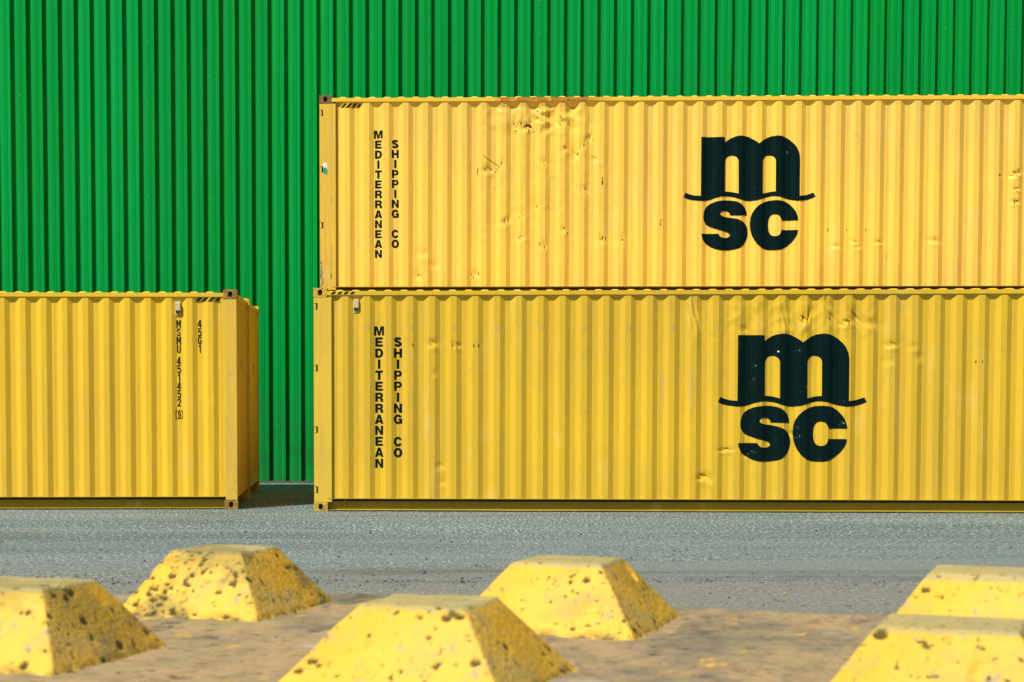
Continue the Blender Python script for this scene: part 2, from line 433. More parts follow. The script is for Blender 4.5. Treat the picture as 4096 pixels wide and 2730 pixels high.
def holed(m, o, ux, uy, w_, h_, hx, hy, rx, ry, nrm, depth):
    """a plate w x h with an oblong hole, plus the wall of the hole; returns cavity polygon"""
    o, ux, uy, nrm = Vector(o), Vector(ux), Vector(uy), Vector(nrm)
    n = 24; inner = []; outer = []
    for i in range(n):
        a = 2*math.pi*(i+.5)/n
        c, s = math.cos(a), math.sin(a)
        # stadium
        if ry >= rx:
            p = (rx*c, (ry-rx)*(1 if s > 0 else -1)+rx*s)
        else:
            p = ((rx-ry)*(1 if c > 0 else -1)+ry*c, ry*s)
        inner.append((hx+p[0], hy+p[1]))
        # to rectangle border
        tx = (w_-hx)/c if c > 1e-6 else (-hx/c if c < -1e-6 else 1e9)
        ty = (h_-hy)/s if s > 1e-6 else (-hy/s if s < -1e-6 else 1e9)
        t = min(tx, ty); outer.append([hx+c*t, hy+s*t])
    corners = [(0, 0), (w_, 0), (w_, h_), (0, h_)]
    for c in corners:
        j = min(range(n), key=lambda i: (outer[i][0]-c[0])**2+(outer[i][1]-c[1])**2)
        outer[j] = [c[0], c[1]]
    base = len(m.v)
    P = lambda q, d=0: tuple(o+ux*q[0]+uy*q[1]-nrm*d)
    m.v += [P(q) for q in outer]+[P(q) for q in inner]+[P(q, depth) for q in inner]
    for i in range(n):
        j = (i+1) % n
        m.f.append((base+i, base+j, base+n+j, base+n+i))
        m.f.append((base+n+i, base+n+j, base+2*n+j, base+2*n+i))
    return [P(q, depth-0.001) for q in inner]

def casting(root, mat, x_out, y_out, z0, sx, sy):
    """ISO corner fitting; sx/sy = +1 when the outer face looks along +x/+y"""
    cw, cd, ch = 0.178, 0.162, 0.118
    x0, x1 = (x_out-cw, x_out) if sx > 0 else (x_out, x_out+cw)
    y0, y1 = (y_out-cd, y_out) if sy > 0 else (y_out, y_out+cd)
    m = MB(); cav = []
    yo = y1 if sy > 0 else y0
    cav.append(holed(m, (x0, yo, z0), (1, 0, 0), (0, 0, 1), cw, ch, cw/2, ch/2, 0.029, 0.040, (0, sy, 0), 0.028))
    xo = x1 if sx > 0 else x0
    cav.append(holed(m, (xo, y0, z0), (0, 1, 0), (0, 0, 1), cd, ch, cd/2, ch/2, 0.024, 0.037, (sx, 0, 0), 0.028))
    top = z0 > 1
    zo = z0+ch if top else z0
    cav.append(holed(m, (x0, y0, zo), (1, 0, 0), (0, 1, 0), cw, cd, cw/2, cd/2, 0.062, 0.032, (0, 0, 1 if top else -1), 0.028))
    yi = y0 if sy > 0 else y1; xi = x0 if sx > 0 else x1; zi = z0 if top else z0+ch
    m.poly([(x0, yi, z0), (x1, yi, z0), (x1, yi, z0+ch), (x0, yi, z0+ch)])
    m.poly([(xi, y0, z0), (xi, y1, z0), (xi, y1, z0+ch), (xi, y0, z0+ch)])
    m.poly([(x0, y0, zi), (x1, y0, zi), (x1, y1, zi), (x0, y1, zi)])
    o = m.build('corner_casting', mat, root)
    c = MB()
    for q in cav: c.poly(q)
    c.build('socket', M['cavity'], o)
    return o

def make_container(label, loc, rz, sgn, pan, mats, door_left=False, notches=(), detail=True, nr=50, k=3, group='yellow shipping containers'):
    """origin at a front bottom corner; the box runs along +x (sgn=1) or -x (sgn=-1)"""
    root = thing('shipping_container', label, 'container', loc, rz, group)
    X0, X1 = (0, L_) if sgn > 0 else (-L_, 0)
    P, Q = M[mats['paint']], M[mats['post']]
    # side panels
    side = pan.mesh('side_panel', P, root, k=k, nr=nr)
    m = MB()     # rear side: same sheet, coarse
    bp = Panel(pan.p, pan.off, pan.s0, pan.s1)
    xs = bp.cuts(1)
    for i in range(len(xs)-1):
        a, b = xs[i], xs[i+1]; ya, yb = W_-YO-bp.depth(a), W_-YO-bp.depth(b)
        m.poly([(b, yb, FZ), (a, ya, FZ), (a, ya, RZ0), (b, yb, RZ0)])
    m.build('side_panel', P, root)
    # rails: hollow square tube on top, channel at the bottom
    rail = M[mats.get('rail', mats['paint'])]
    for y0, y1, f in ((0.0, 0.055, 1), (W_-0.055, W_, -1)):
        MB().box(X0+0.176, X1-0.176, y0, y1, RZ0, RZ1).build('top_rail', rail if f > 0 else P, root, bevel=0.003)
        b = MB()
        ys = lambda v: v if f > 0 else W_-v
        xa, xb = X0+0.176, X1-0.176
        prof = [(0.0, FZ), (0.0, FZ-0.007), (0.078, FZ-0.009), (0.086, FZ-0.020), (0.086, 0.036), (0.080, 0.020), (0.006, 0.018), (0.006, 0.012), (0.11, 0.012), (0.11, FZ)]
        if f > 0 and detail:      # wavy lips, as on a knocked rail
            n = 90
            for i in range(n):
                a, c = xa+(xb-xa)*i/n, xa+(xb-xa)*(i+1)/n
                wa = 0.0016*noise.noise(Vector((a*2.1, pan.seed, 0))); wc = 0.0016*noise.noise(Vector((c*2.1, pan.seed, 0)))
                la = 0.004*noise.noise(Vector((a*.9, pan.seed, 4))); lc = 0.004*noise.noise(Vector((c*.9, pan.seed, 4)))
                for q in range(len(prof)):
                    (ya, za), (yb, zb) = prof[q], prof[(q+1) % len(prof)]
                    d = lambda qq, e, g: e if qq in (0, 1, 9) else (g if qq in (6, 7) else 0)
                    q2 = (q+1) % len(prof)
                    b.poly([(a, ya, za+d(q, wa, la)), (a, yb, zb+d(q2, wa, la)), (c, yb, zb+d(q2, wc, lc)), (c, ya, za+d(q, wc, lc))])
        else:
            for q in range(len(prof)):
                (ya, za), (yb, zb) = prof[q], prof[(q+1) % len(prof)]
                b.poly([(xa, ys(ya), za), (xa, ys(yb), zb), (xb, ys(yb), zb), (xb, ys(ya), za)])
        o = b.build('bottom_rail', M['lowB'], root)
    # underside
    MB().box(X0+0.1, X1-0.1, 0.08, W_-0.08, 0.125, 0.155).build('underframe', M['floor'], root)
    # roof with pressed ribs across
    rp = 0.209
    m = MB(); n = int((L_-0.36)/rp); xs0 = X0+0.18+((L_-0.36)-n*rp)/2
    z0, zr = RZ1+0.002, RZ1+0.021
    m.poly([(X0+0.17, 0.006, z0), (xs0, 0.006, z0), (xs0, W_-0.006, z0), (X0+0.17, W_-0.006, z0)])
    m.poly([(xs0+n*rp, 0.006, z0), (X1-0.17, 0.006, z0), (X1-0.17, W_-0.006, z0), (xs0+n*rp, W_-0.006, z0)])
    for i in range(n):
        x = xs0+i*rp
        q = [x+.030, x+.046, x+.058, x+.072, x+.122, x+.136, x+.148, x+.164]
        hgt = [0, .0035, .0145, .019, .019, .0145, .0035, 0]
        yf = 0.008; yb = 0.095
        m.poly([(x, 0.006, z0), (q[0], 0.006, z0), (q[0], W_-0.006, z0), (x, W_-0.006, z0)])
        m.poly([(q[-1], 0.006, z0), (x+rp, 0.006, z0), (x+rp, W_-0.006, z0), (q[-1], W_-0.006, z0)])
        for j in range(7):
            a, b2, ha, hb = q[j], q[j+1], hgt[j], hgt[j+1]
            rows_ = [(0.006, 0), (0.012, .45), (0.030, .85), (yb, 1), (W_-yb, 1), (W_-0.012, .3), (W_-0.006, 0)]
            for r_ in range(len(rows_)-1):
                (ya, fa), (yc, fc) = rows_[r_], rows_[r_+1]
                m.poly([(a, ya, z0+ha*fa), (b2, ya, z0+hb*fa), (b2, yc, z0+hb*fc), (a, yc, z0+ha*fc)])
    m.build('roof', P, root, smooth=50)
    # posts
    for ex in (0, 1):
        left = ex == 0
        for yf in (0, 1):
            door = left and door_left
            if door:
                wv = 0.231
                xa, xb = X0+0.003, X0+0.003+wv
                ya, yb = (0.003, 0.11) if yf == 0 else (W_-0.11, W_-0.003)
                m = MB()
                m.box(xa+0.052, xb, ya, yb, 0.1205, 2.775)
                zs = [0.1205]
                for nz in sorted(notches): zs += [nz-0.044, nz+0.044]
                zs.append(2.775)
                for a, b_ in zip(zs[::2], zs[1::2]): m.box(xa, xa+0.0535, ya+0.001, yb-0.001, a, b_)
                m.build('corner_post', Q, root)
                yy0, yy1 = (0.050, 0.060) if yf == 0 else (W_-0.060, W_-0.050)
                MB().box(xb+0.0005, 0.2765, yy0, yy1, FZ+.001, RZ0-.001).build('post_flange', Q, root)
                for nz in notches:
                    h_ = MB().box(xa+0.001, xa+0.030, ya+(0.006 if yf == 0 else 0), yb-(0 if yf == 0 else .006), nz-0.040, nz+0.041)
                    h_.build('hinge', Q, root, bevel=0.004)
                    MB().box(xa+0.004, xa+0.05, ya+0.05, yb-0.03, nz-0.043, nz+0.043).build('hinge_recess', M['cavity'], root)
            else:
                xa, xb = (X0+0.004, X0+0.16) if left else (X1-0.16, X1-0.004)
                ya, yb = (0.004, 0.13) if yf == 0 else (W_-0.13, W_-0.004)
                m = MB().box(xa, xb, ya, yb, 0.1205, 2.775)
                m.build('corner_post', Q, root, bevel=0.006)
                if yf == 0 and not left:      # flange strip between post and sheet
                    MB().box(xa-0.055, xa-0.001, 0.012, 0.05, FZ, RZ0).build('post_flange', P, root)
    # castings
    for zc in (0.0, H_-0.118):
        casting(root, M[mats['castL']], X0, 0, zc, -1, -1)
        casting(root, M[mats['castR']], X1, 0, zc, 1, -1)
        casting(root, M[mats['paint']], X0, W_, zc, -1, 1)
        casting(root, M[mats['paint']], X1, W_, zc, 1, 1)
    # end frames
    def end(xo, s_, doors):
        xin = lambda d: xo-s_*d
        bx = lambda a, b, y0, y1, z0_, z1_: (min(xin(a), xin(b)), max(xin(a), xin(b)), y0, y1, z0_, z1_)
        MB().box(*bx(0.012, 0.08, 0.163, W_-0.163, 2.79, 2.852)).build('end_header', P, root, bevel=.003)
        MB().box(*bx(0.012, 0.09, 0.131, W_-0.131, 0.150, 0.27)).build('end_sill', P, root, bevel=.003)
        m = MB()
        n = 12; y0, y1 = 0.131, W_-0.131; pw = (y1-y0)/n
        for i in range(n):
            yy = y0+i*pw
            pr = [(yy, 0.02), (yy+pw*.36, 0.02), (yy+pw*.50, 0.042), (yy+pw*.86, 0.042), (yy+pw, 0.02)]
            if doors: pr = [(yy, 0.02), (yy+pw*.30, 0.02), (yy+pw*.38, 0.035), (yy+pw*.92, 0.035), (yy+pw, 0.02)]
            for (ya, da), (yb, db) in zip(pr[:-1], pr[1:]):
                q = [(xin(da), ya, 0.27), (xin(db), yb, 0.27), (xin(db), yb, 2.79), (xin(da), ya, 2.79)]
                m.poly(q if s_ > 0 else q[::-1])
        o = m.build('door_leaf' if doors else 'end_panel', P, root)
        if doors:
            for yy in (0.55, 0.95, 1.5, 1.9):
                MB().box(*bx(-0.012, 0.018, yy-.016, yy+.016, 0.2, 2.82)).build('lock_rod', M['vent'], root)
        return o
    e0 = end(X0, -1, door_left)
    e1 = end(X1, 1, False)
    return root, side, e1

def vent(root, side, x0, x1, z0, z1, pan):
    y = min(pan.y((x0+x1)/2, (z0+z1)/2), pan.y(x0, z0), pan.y(x1, z0))-0.001
    o = MB().box(x0, x1, y-0.006, y, z0, z1).build('vent', M['vent'], root, bevel=.003)
    w_ = x1-x0; h_ = z1-z0
    a, b = x0+w_*.12, x1-w_*.10
    za, zb, zm = z0+h_*.13, z1-h_*.13, z0+h_*.32
    m = MB(); yf = y-0.045
    m.poly([(a, yf, zm), (b, yf, zm), (b, yf, zb-0.015), (a, yf, zb-0.015)])
    m.poly([(a, yf, zb-0.015), (b, yf, zb-0.015), (b, y-.006, zb), (a, y-.006, zb)])
    for xx in (a, b): m.poly([(xx, yf, zm), (xx, yf, zb-.015), (xx, y-.006, zb), (xx, y-.006, za)])
    m.build('vent_hood', M['vent'], o)
    MB().poly([(a+.004, yf+.004, zm), (b-.004, yf+.004, zm), (b-.004, y-.008, za), (a+.004, y-.008, za)]).build('vent_grille', M['ventD'], o)
    for sx, sz in ((.25, .94), (.75, .94), (.5, .06)):
        MB().box(x0+w_*sx-.004, x0+w_*sx+.004, y-.010, y-.006, z0+h_*sz-.004, z0+h_*sz+.004).build('screw', M['ventD'], o)
    return o

def blotch(cx, cz, r, elong=1.0, rot=0.0, n=11, jag=0.5):
    out = []
    for i in range(n):
        a = 2*math.pi*i/n
        rr = r*(1-jag*random.random())
        u, v = rr*math.cos(a), rr*elong*math.sin(a)
        out.append((cx+u*math.cos(rot)-v*math.sin(rot), cz+u*math.sin(rot)+v*math.cos(rot)))
    return (out, [])

def merge_marks(side, dec):
    """surface marks belong to the sheet itself: one mesh, extra material slot"""
    me, dm = side.data, dec.data
    me.materials.append(dm.materials[0]); idx = len(me.materials)-1
    for p in dm.polygons: p.material_index = idx
    bm = bmesh.new(); bm.from_mesh(me); n0 = len(bm.faces)
    bm.from_mesh(dm); bm.faces.ensure_lookup_table()
    for f in bm.faces[n0:]: f.material_index = idx
    bm.to_mesh(me); bm.free()
    bpy.data.objects.remove(dec)

# ---- left container (front right corner is its origin)
GZ = 0.0
dA = [(-3.4, 0.8, .09, .3, .004, 0), (-1.2, 1.0, .1, .5, .004, .1), (-0.35, .9, .1, .5, .006, 0), (-2.2, 2.1, .08, .2, .003, 0), (-.36, 1.5, .05, .12, .006, 0)]
panA = Panel(0.27359, -0.31354, -L_+0.16, -0.214, dA, seed=1)
rootA, sideA, endA = make_container('left yellow container with narrow black digits stacked down its side',
    (-2.31588, 24.55921, 0), 0.02604, -1, panA, dict(paint='paintA', post='postA', castL='castA', castR='castA'), nr=44)
zA = [2.498, 2.390, 2.279, 2.169, 0, 2.014, 1.905, 1.795, 1.684, 1.575, 1.464]
decal(panA, 'lettering', M['ink'], sideA, glyphs(NR, 'MSMU 451452', -0.771, zA, 0.103))
decal(panA, 'lettering', M['ink'], sideA, glyphs(NR, '9', -0.771, [1.296], 0.088) +
      [(rect(-0.818, 1.196, -0.724, 1.306), [rect(-0.812, 1.202, -0.730, 1.300)])])
decal(panA, 'lettering', M['ink'], sideA, glyphs(NR, '45G1', -0.495, [2.503, 2.39, 2.283, 2.172], 0.103))
tp = decal(panA, 'hazard_tape', M['tapeY'], sideA, [(rect(-0.564, 2.745, -0.223, 2.795), [])], off=0.004, zrows=1, fine=True)
decal(panA, 'tape_bar', M['tapeK'], tp, stripes(-0.556, -0.223, 2.746, 2.794, 4), off=0.0065, zrows=1, fine=True)
vent(rootA, sideA, -0.815, -0.738, 2.560, 2.758, panA)
def end_decals(root, e):
    x = -0.0185
    for (y0, y1, z0, z1, mt, nm) in ((0.20, 0.44, 1.90, 2.08, 'tapeY', 'warning_sticker'), (0.245, 0.41, 1.975, 2.045, 'castB', 'sticker_text'), (0.245, 0.41, 1.93, 1.955, 'castB', 'sticker_text')):
        xx = x+(0.002 if nm == 'warning_sticker' else 0.0035)
        MB().poly([(xx, y0, z0), (xx, y1, z0), (xx, y1, z1), (xx, y0, z1)]).build(nm, M[mt], e)
    xx = x+0.003
    MB().poly([(xx, 1.05, 1.90), (xx, 1.22, 1.90), (xx, 1.135, 2.04)]).build('triangle_sign', M['tapeK'], e)
    MB().poly([(xx, 1.09, 1.84), (xx, 1.19, 1.84), (xx, 1.19, 1.885), (xx, 1.09, 1.885)]).build('triangle_sign', M['tapeK'], e)
end_decals(rootA, endA)
# faint old writing ghost and scuffs on the left container
sc = []
for i in range(26):
    sc.append(blotch(-2.58+0.012*random.uniform(-2, 2), 1.05+0.035*i+random.uniform(-.01, .01), 0.008, 0.9))
merge_marks(sideA, decal(panA, 'scuff_marks', M['scrape'], sideA, sc, off=0.002))

# ---- second row behind the left container
ca, sa = math.cos(-0.02604), math.sin(-0.02604)
off2 = Vector((0.0+(-sa*0)-0.0, 0, 0))
yaw = 0.02604
d2 = 2.485
locA2 = (-2.31588 - math.sin(yaw)*d2 + 0.012, 24.55921 + math.cos(yaw)*d2, 0)
panA2 = Panel(0.278, -0.31, -L_+0.16, -0.214, seed=4)
rootA2, sideA2, endA2 = make_container('yellow container hidden behind the left one, only its dark ribbed end wall showing',
    locA2, 0.02604, -1, panA2, dict(paint='paintA', post='postA', castL='castA', castR='paintA'), nr=6, k=1, detail=False)
end_decals(rootA2, endA2)

# ---- lower right container
rnd = random.Random(3)
dB = [(1.553, 2.18, .07, .05, .022, .2), (1.873, 2.148, .05, .035, .020, 0), (1.801, 2.179, .03, .03, .012, 0), (1.574, 1.788, .04, .05, .010, 0), (1.648, .59, .06, .05, .014, .2), (1.69, .383, .05, .04, .012, 0),
      (4.913, 2.564, .06, .20, .030, .08), (5.034, .454, .07, .04, .026, .4), (5.116, .433, .05, .05, .020, -.3), (5.337, .804, .10, .025, .020, .1), (5.545, 2.349, .08, .05, .014, 0), (5.696, 2.502, .06, .12, .018, .2),
      (6.051, 2.522, .06, .14, .024, 0), (6.294, 2.481, .05, .07, .028, .5), (6.354, 2.501, .05, .12, .022, -.4), (6.637, 2.521, .05, .10, .034, .4), (6.595, 2.683, .05, .10, .026, .3), (6.84, 2.439, .08, .04, .024, .3), (6.961, 2.50, .05, .12, .034, .5),
      (7.163, 2.428, .09, .05, .020, -.4), (7.43, 2.154, .08, .04, .022, 0), (7.392, 1.95, .07, .06, .012, 0), (7.775, 1.991, .05, .06, .016, 0), (7.692, 2.133, .06, .04, .012, 0), (5.975, 2.074, .06, .05, .015, .3), (6.248, 2.114, .06, .05, .016, -.3),
      (5.682, 1.91, .05, .03, .012, 0), (6.261, 1.0, .06, .045, .017, 0), (6.159, 1.011, .05, .04, .012, 0), (6.796, 1.175, .06, .045, .018, .3), (6.694, 1.257, .06, .05, .012, 0), (5.663, .794, .06, .04, .018, .3), (5.582, .743, .05, .05, .012, 0), (5.946, .99, .06, .10, .012, .3)]
panB = Panel(0.28076, 0.4516, 0.268, L_-0.214, dB, [(6.2, 2.5, 1.15, .33, .013)], seed=2)
rootB, sideB, endB = make_container('lower right yellow container standing on the asphalt, dented above its big black logo',
    (-1.28643, 24.15057, 0), -0.04806, 1, panB, dict(paint='paintB', post='postB', castL='castB', castR='castB'), door_left=True, notches=(0.278, 1.06, 1.861, 2.66), nr=130, k=4)
def words(pan, side, xa, xb, za, zb, pitch, h):
    decal(pan, 'lettering', M['ink'], side, glyphs(HV, 'MEDITERRANEAN', xa, [za-pitch*i for i in range(13)], h))
    decal(pan, 'lettering', M['ink'], side, glyphs(HV, 'SHIPPING', xb, [zb-pitch*i for i in range(8)], h))
    decal(pan, 'lettering', M['ink'], side, glyphs(HV, 'CO', xb, [zb-pitch*(9+i)-.004 for i in range(2)], h))
words(panB, sideB, 0.851, 1.096, 2.401, 2.258, 0.1431, 0.118)
decal(panB, 'logo', M['ink'], sideB, logo(5.470, 2.281, 0.001190), off=0.005, zrows=130, fine=True)
vent(rootB, sideB, 0.516, 0.594, 2.575, 2.782, panB)
tb = MB().poly([(0.206, -0.0015, 2.811), (0.547, -0.0015, 2.811), (0.547, -0.0015, 2.850), (0.206, -0.0015, 2.850)]).build('hazard_tape', M['tapeY'], rootB)
m = MB()
for q, _ in stripes(0.216, 0.545, 2.8125, 2.8485, 4, 0.9): m.poly([(x, -0.0027, z) for x, z in q])
m.build('tape_bar', M['tapeK'], tb)
rm = []
for (x, z) in [(1.80, 2.16), (1.86, 2.12), (2.08, 2.15), (2.14, 2.15), (1.29, 2.16), (6.294, 2.50), (6.637, 2.50), (6.961, 2.53), (6.88, 2.43), (8.57, 1.94), (8.49, 1.94)]:
    rm.append(blotch(x, z, 0.010, 3.0, 0.1*rnd.uniform(-1, 1)))
for (x, z, r, e) in [(4.87, 1.55, .006, 40), (6.96, .55, .007, 26), (6.20, 2.45, .006, 18), (5.72, 1.95, .004, 20), (7.06, 2.1, .007, 28), (8.49, 2.2, .003, 40), (8.26, 2.55, .004, 30)]:
    pass
merge_marks(sideB, decal(panB, 'rust_marks', M['rust'], sideB, rm, off=0.0035, fine=True, zrows=130))
pm = []
for (x, z, w_, h_) in [(4.870, 1.55, .010, .70), (6.925, .55, .008, .22), (6.20, 2.44, .009, .16), (6.96, 2.30, .014, .35), (4.52, 1.6, .010, .5), (5.50, 2.45, .012, .18), (8.50, 2.21, .004, .12), (6.45, 2.42, .006, .1)]:
    n = 14; l_, r_ = [], []
    for i in range(n+1):
        zz = z-h_/2+h_*i/n; j = rnd.uniform(-.6, .6)*w_
        ww = w_*.5*(0.25+0.75*math.sin(math.pi*i/n))*rnd.uniform(.5, 1.2)
        l_.append((x+j-ww, zz)); r_.append((x+j+ww, zz))
    pm.append((l_+r_[::-1], []))
for i in range(11):       # ghost rectangles of removed stickers on the outer flats
    x = 0.4516+0.28076*(1+i*2)-0.036
    for (u0, u1, v0, v1) in ((-.028, .028, 2.345, 2.348), (-.028, .028, 2.405, 2.407), (.0275, .030, 2.345, 2.407), (-.026, .02, 2.372, 2.374), (-.02, .026, 2.386, 2.3875)):
        pm.append((rect(x+u0, v0, x+u1, v1), []))
    if i % 2: pm.append((rect(x-.028, 2.050, x+.028, 2.052), []))
merge_marks(sideB, decal(panB, 'scrape_marks', M['scrape'], sideB, pm, off=0.0035, fine=True, zrows=130))
# welded strip joints on the bottom rail
MB().box(0.395, 0.400, 0.074, 0.0858, 0.03, 0.150).build('weld_seam', M['postB'], rootB)
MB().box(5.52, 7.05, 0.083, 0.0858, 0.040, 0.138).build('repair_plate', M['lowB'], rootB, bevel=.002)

# ---- upper right container, second row, on top of a hidden one
CX, CY, CYAW = -1.3375, 26.83929, -0.02698
P = [(2.64, 5.619), (2.874, 5.376), (2.98, 5.333), (3.128, 5.585), (3.192, 5.48), (3.478, 5.405), (3.552, 5.542), (3.872, 5.183), (3.937, 4.877), (3.788, 5.078), (3.512, 5.016), (3.661, 4.931), (3.216, 4.827), (2.589, 4.787), (2.387, 4.745), (2.43, 4.724), (3.791, 4.445), (2.91, 4.078), (2.645, 3.983), (2.708, 4.004), (3.496, 3.875), (3.221, 3.643), (2.901, 3.76), (3.112, 4.236), (4.05, 3.741), (4.326, 3.725), (1.429, 3.221), (1.643, 3.369), (2.241, 3.241), (1.493, 3.54)]
dC = []
for i, (x, z) in enumerate(P):
    big = i < 7
    dC.append((x, z-H_, rnd.uniform(.04, .09)*(1.3 if big else .8), rnd.uniform(.04, .09), rnd.uniform(.014, .026)*(1.2 if big else .75), rnd.uniform(-.7, .7)))
for (x, z, r, d) in [(9.908, 4.644, .08, .030), (9.934, 4.431, .05, .022), (9.915, 4.251, .06, .026), (7.383, 3.627, .06, .018), (7.653, 3.682, .06, .020), (7.699, 3.615, .05, .018), (7.991, 3.682, .06, .018), (8.779, 3.703, .08, .022), (9.696, 4.611, .03, .014)]:
    dC.append((x, z-H_, r, r*.5, d, rnd.uniform(-.4, .6)))
panC = Panel(0.27993, 0.43747, 0.268, L_-0.214, dC, [(3.15, 2.62, .75, .30, .036), (3.1, 1.5, 1.1, .8, .007)], seed=3)
rootC, sideC, endC = make_container('upper right yellow container with a rusty stretch of top rail and small rust marks',
    (CX, CY, H_), CYAW, 1, panC, dict(paint='paintC', post='postC', rail='railC', castL='castC', castR='castB'), door_left=True, notches=(0.245, 1.046, 1.845, 2.644), nr=130, k=4)
words(panC, sideC, 0.846, 1.088, 5.292-H_, 5.157-H_, 0.1418, 0.114)
decal(panC, 'logo', M['ink'], sideC, logo(5.456, 5.181-H_, 0.001178), off=0.005, zrows=130, fine=True)
tc = decal(panC, 'hazard_tape', M['tapeY'], sideC, [(rect(0.300, 2.723, 0.598, 2.781), [])], off=0.004, zrows=1, fine=True)
decal(panC, 'tape_bar', M['tapeK'], tc, stripes(0.302, 0.598, 2.724, 2.780, 4, 0.9), off=0.0065, zrows=1, fine=True)
rm = []
for i, (x, z) in enumerate(P):
    z -= H_
    if i in (1, 2, 4, 5): cnt, sp = 9, .055
    elif i in (6, 0, 3, 23, 12, 29, 27): cnt, sp = 1, .02
    else: cnt, sp = 3, .03
    for j in range(cnt):
        rm.append(blotch(x+rnd.gauss(0, sp), z+rnd.gauss(0, sp*.8), rnd.uniform(.004, .009), rnd.uniform(1.4, 4), rnd.uniform(-.6, .6)))
rm.append(([(2.35, 2.03), (2.44, 1.965), (2.555, 1.893), (2.588, 1.875), (2.56, 1.86), (2.51, 1.79), (2.514, 1.79), (2.568, 1.860), (2.596, 1.876), (2.56, 1.897), (2.445, 1.970), (2.352, 2.033)], []))
rm.append(([(2.900, 5.33-H_), (2.96, 5.365-H_), (3.02, 5.36-H_), (3.05, 5.31-H_), (3.03, 5.35-H_), (2.97, 5.345-H_)], []))
for (x, z) in [(4.892, 4.004), (4.886, 3.95), (4.05, 4.60), (4.046, 4.53), (4.055, 4.55), (9.89, 4.66), (9.93, 4.62), (9.95, 4.70), (9.93, 4.40), (9.90, 4.24), (9.94, 4.26), (9.69, 4.63), (2.27, 4.72), (2.275, 4.66), (7.27, 3.863), (7.54, 3.863), (7.81, 3.862), (4.06, 3.745), (4.10, 3.745)]:
    rm.append(blotch(x, z-H_, rnd.uniform(.006, .011), rnd.uniform(1.5, 5), rnd.uniform(-.2, .2)))
merge_marks(sideC, decal(panC, 'rust_marks', M['rust'], sideC, rm, off=0.0035, fine=True, zrows=130))
# torn sticker and scraped paint on the upper post
MB().poly([(0.052, 0.0, 1.935), (0.108, 0.0, 1.94), (0.118, 0.0, 1.84), (0.088, 0.0, 1.875), (0.062, 0.0, 1.86), (0.045, 0.0, 1.90)]).build('torn_sticker', M['white'], rootC)
MB().poly([(0.060, -0.0008, 1.862), (0.086, -0.0008, 1.872), (0.112, -0.0008, 1.845), (0.115, -0.0008, 1.77), (0.048, -0.0008, 1.79)]).build('torn_sticker', M['stkg'], rootC)
MB().poly([(0.004, 0.0015, 0.50), (0.038, 0.0015, 0.51), (0.038, 0.0015, 0.525), (0.004, 0.0015, 0.525)]).build('torn_sticker', M['stkg'], rootC)
k = NT('bare_metal'); bmn = k.noise(16, 6, .7, k.mapped((1, 1, .3)))
M['bare'] = k.out(k.mix(k.ramp(bmn, .42, .58), (0.10, 0.13, 0.09), (0.40, 0.36, 0.20)), .5)
sm = MB()
for (x, z, w_, h_, mt) in [(0.028, 0.34, .030, .42, 'bare'), (0.175, 2.33, .012, .50, 'scrape'), (0.150, 1.2, .008, .7, 'scrape'), (0.172, 0.55, .007, .5, 'bare'), (0.165, 0.32, .014, .10, 'bare')]:
    n = 16; l_, r_ = [], []
    for i in range(n+1):
        zz = z-h_/2+h_*i/n; j = rnd.uniform(-.4, .4)*w_
        ww = w_*.5*(0.2+0.8*math.sin(math.pi*i/n))*rnd.uniform(.6, 1.3)
        l_.append((max(.005, x+j-ww), 0.0012, zz)); r_.append((x+j+ww, 0.0012, zz))
    m = MB()
    for i in range(n): m.poly([l_[i], r_[i], r_[i+1], l_[i+1]])
    m.build('scrape_mark', M[mt], rootC)

panD = Panel(0.27993, 0.43747, 0.268, L_-0.214, seed=6)
make_container('yellow container hidden behind the lower right container, directly beneath the upper one',
    (CX, CY, 0), CYAW, 1, panD, dict(paint='paintC', post='postC', castL='castB', castR='castB'), door_left=True, notches=(0.245, 1.046, 1.845, 2.644), nr=6, k=1, detail=False)

# ------------------------------------------------------------------ green warehouse
k = NT('green_cladding')
zz = k.sep()[2]
gn = k.noise(0.5, 3, 0.5, k.mapped((1, 1, .12)))
gs = k.noise(1, 5, .6, k.mapped((9, 9, .25)))
c = k.mix(k.ramp(gn, .4, .65, 0, .5), (0.0, 0.295, 0.044), (0.0, 0.315, 0.072))
c = k.mix(k.ramp(gs, .5, .75, 0, .35), c, (0.0, 0.37, 0.095))
# every cladding sheet (four ribs wide) has faded a little differently
fx = k.math('FLOOR', k.math('DIVIDE', k.math('ADD', k.sep()[0], 6.85941-0.09), 1.10332))
wn = k.n('ShaderNodeTexWhiteNoise', noise_dimensions='1D'); k.l(fx, wn.inputs['W'])
c = k.mix(k.ramp(wn.outputs['Value'], 0, 1, 0, .35), c, (0.0, 0.185, 0.024))
low_shade = k.math('MULTIPLY', k.ramp(k.noise(3, 5, .6), .3, .7), k.ramp(zz, 2.2, 0.0))  # painted shade low on the wall, broken up by noise
c = k.mix(k.math('MULTIPLY', low_shade, .7), c, (0.025, 0.075, 0.025))
k.bump(k.noise(1.4, 3, .5, k.mapped((1, 1, .35))), .30, .03)
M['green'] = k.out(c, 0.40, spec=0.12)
k = NT('screw_white'); M['screw'] = k.out((0.75, 0.8, 0.75), 0.4)
k = NT('plinth_concrete'); M['plinth'] = k.out(k.mix(k.noise(6, 5), (0.05, 0.055, 0.04), (0.14, 0.13, 0.09)), .9)
k = NT('roof_grey'); M['roof'] = k.out((0.20, 0.22, 0.22), .6)
WH, WP, WO = 9.6, 0.27583, -6.85941
wroot = thing('warehouse', 'tall green corrugated metal warehouse wall rising behind the yellow containers', 'building', (0, 31.39737, 0), -0.0738)
m = MB()
x0w, x1w = -24.0, 34.0
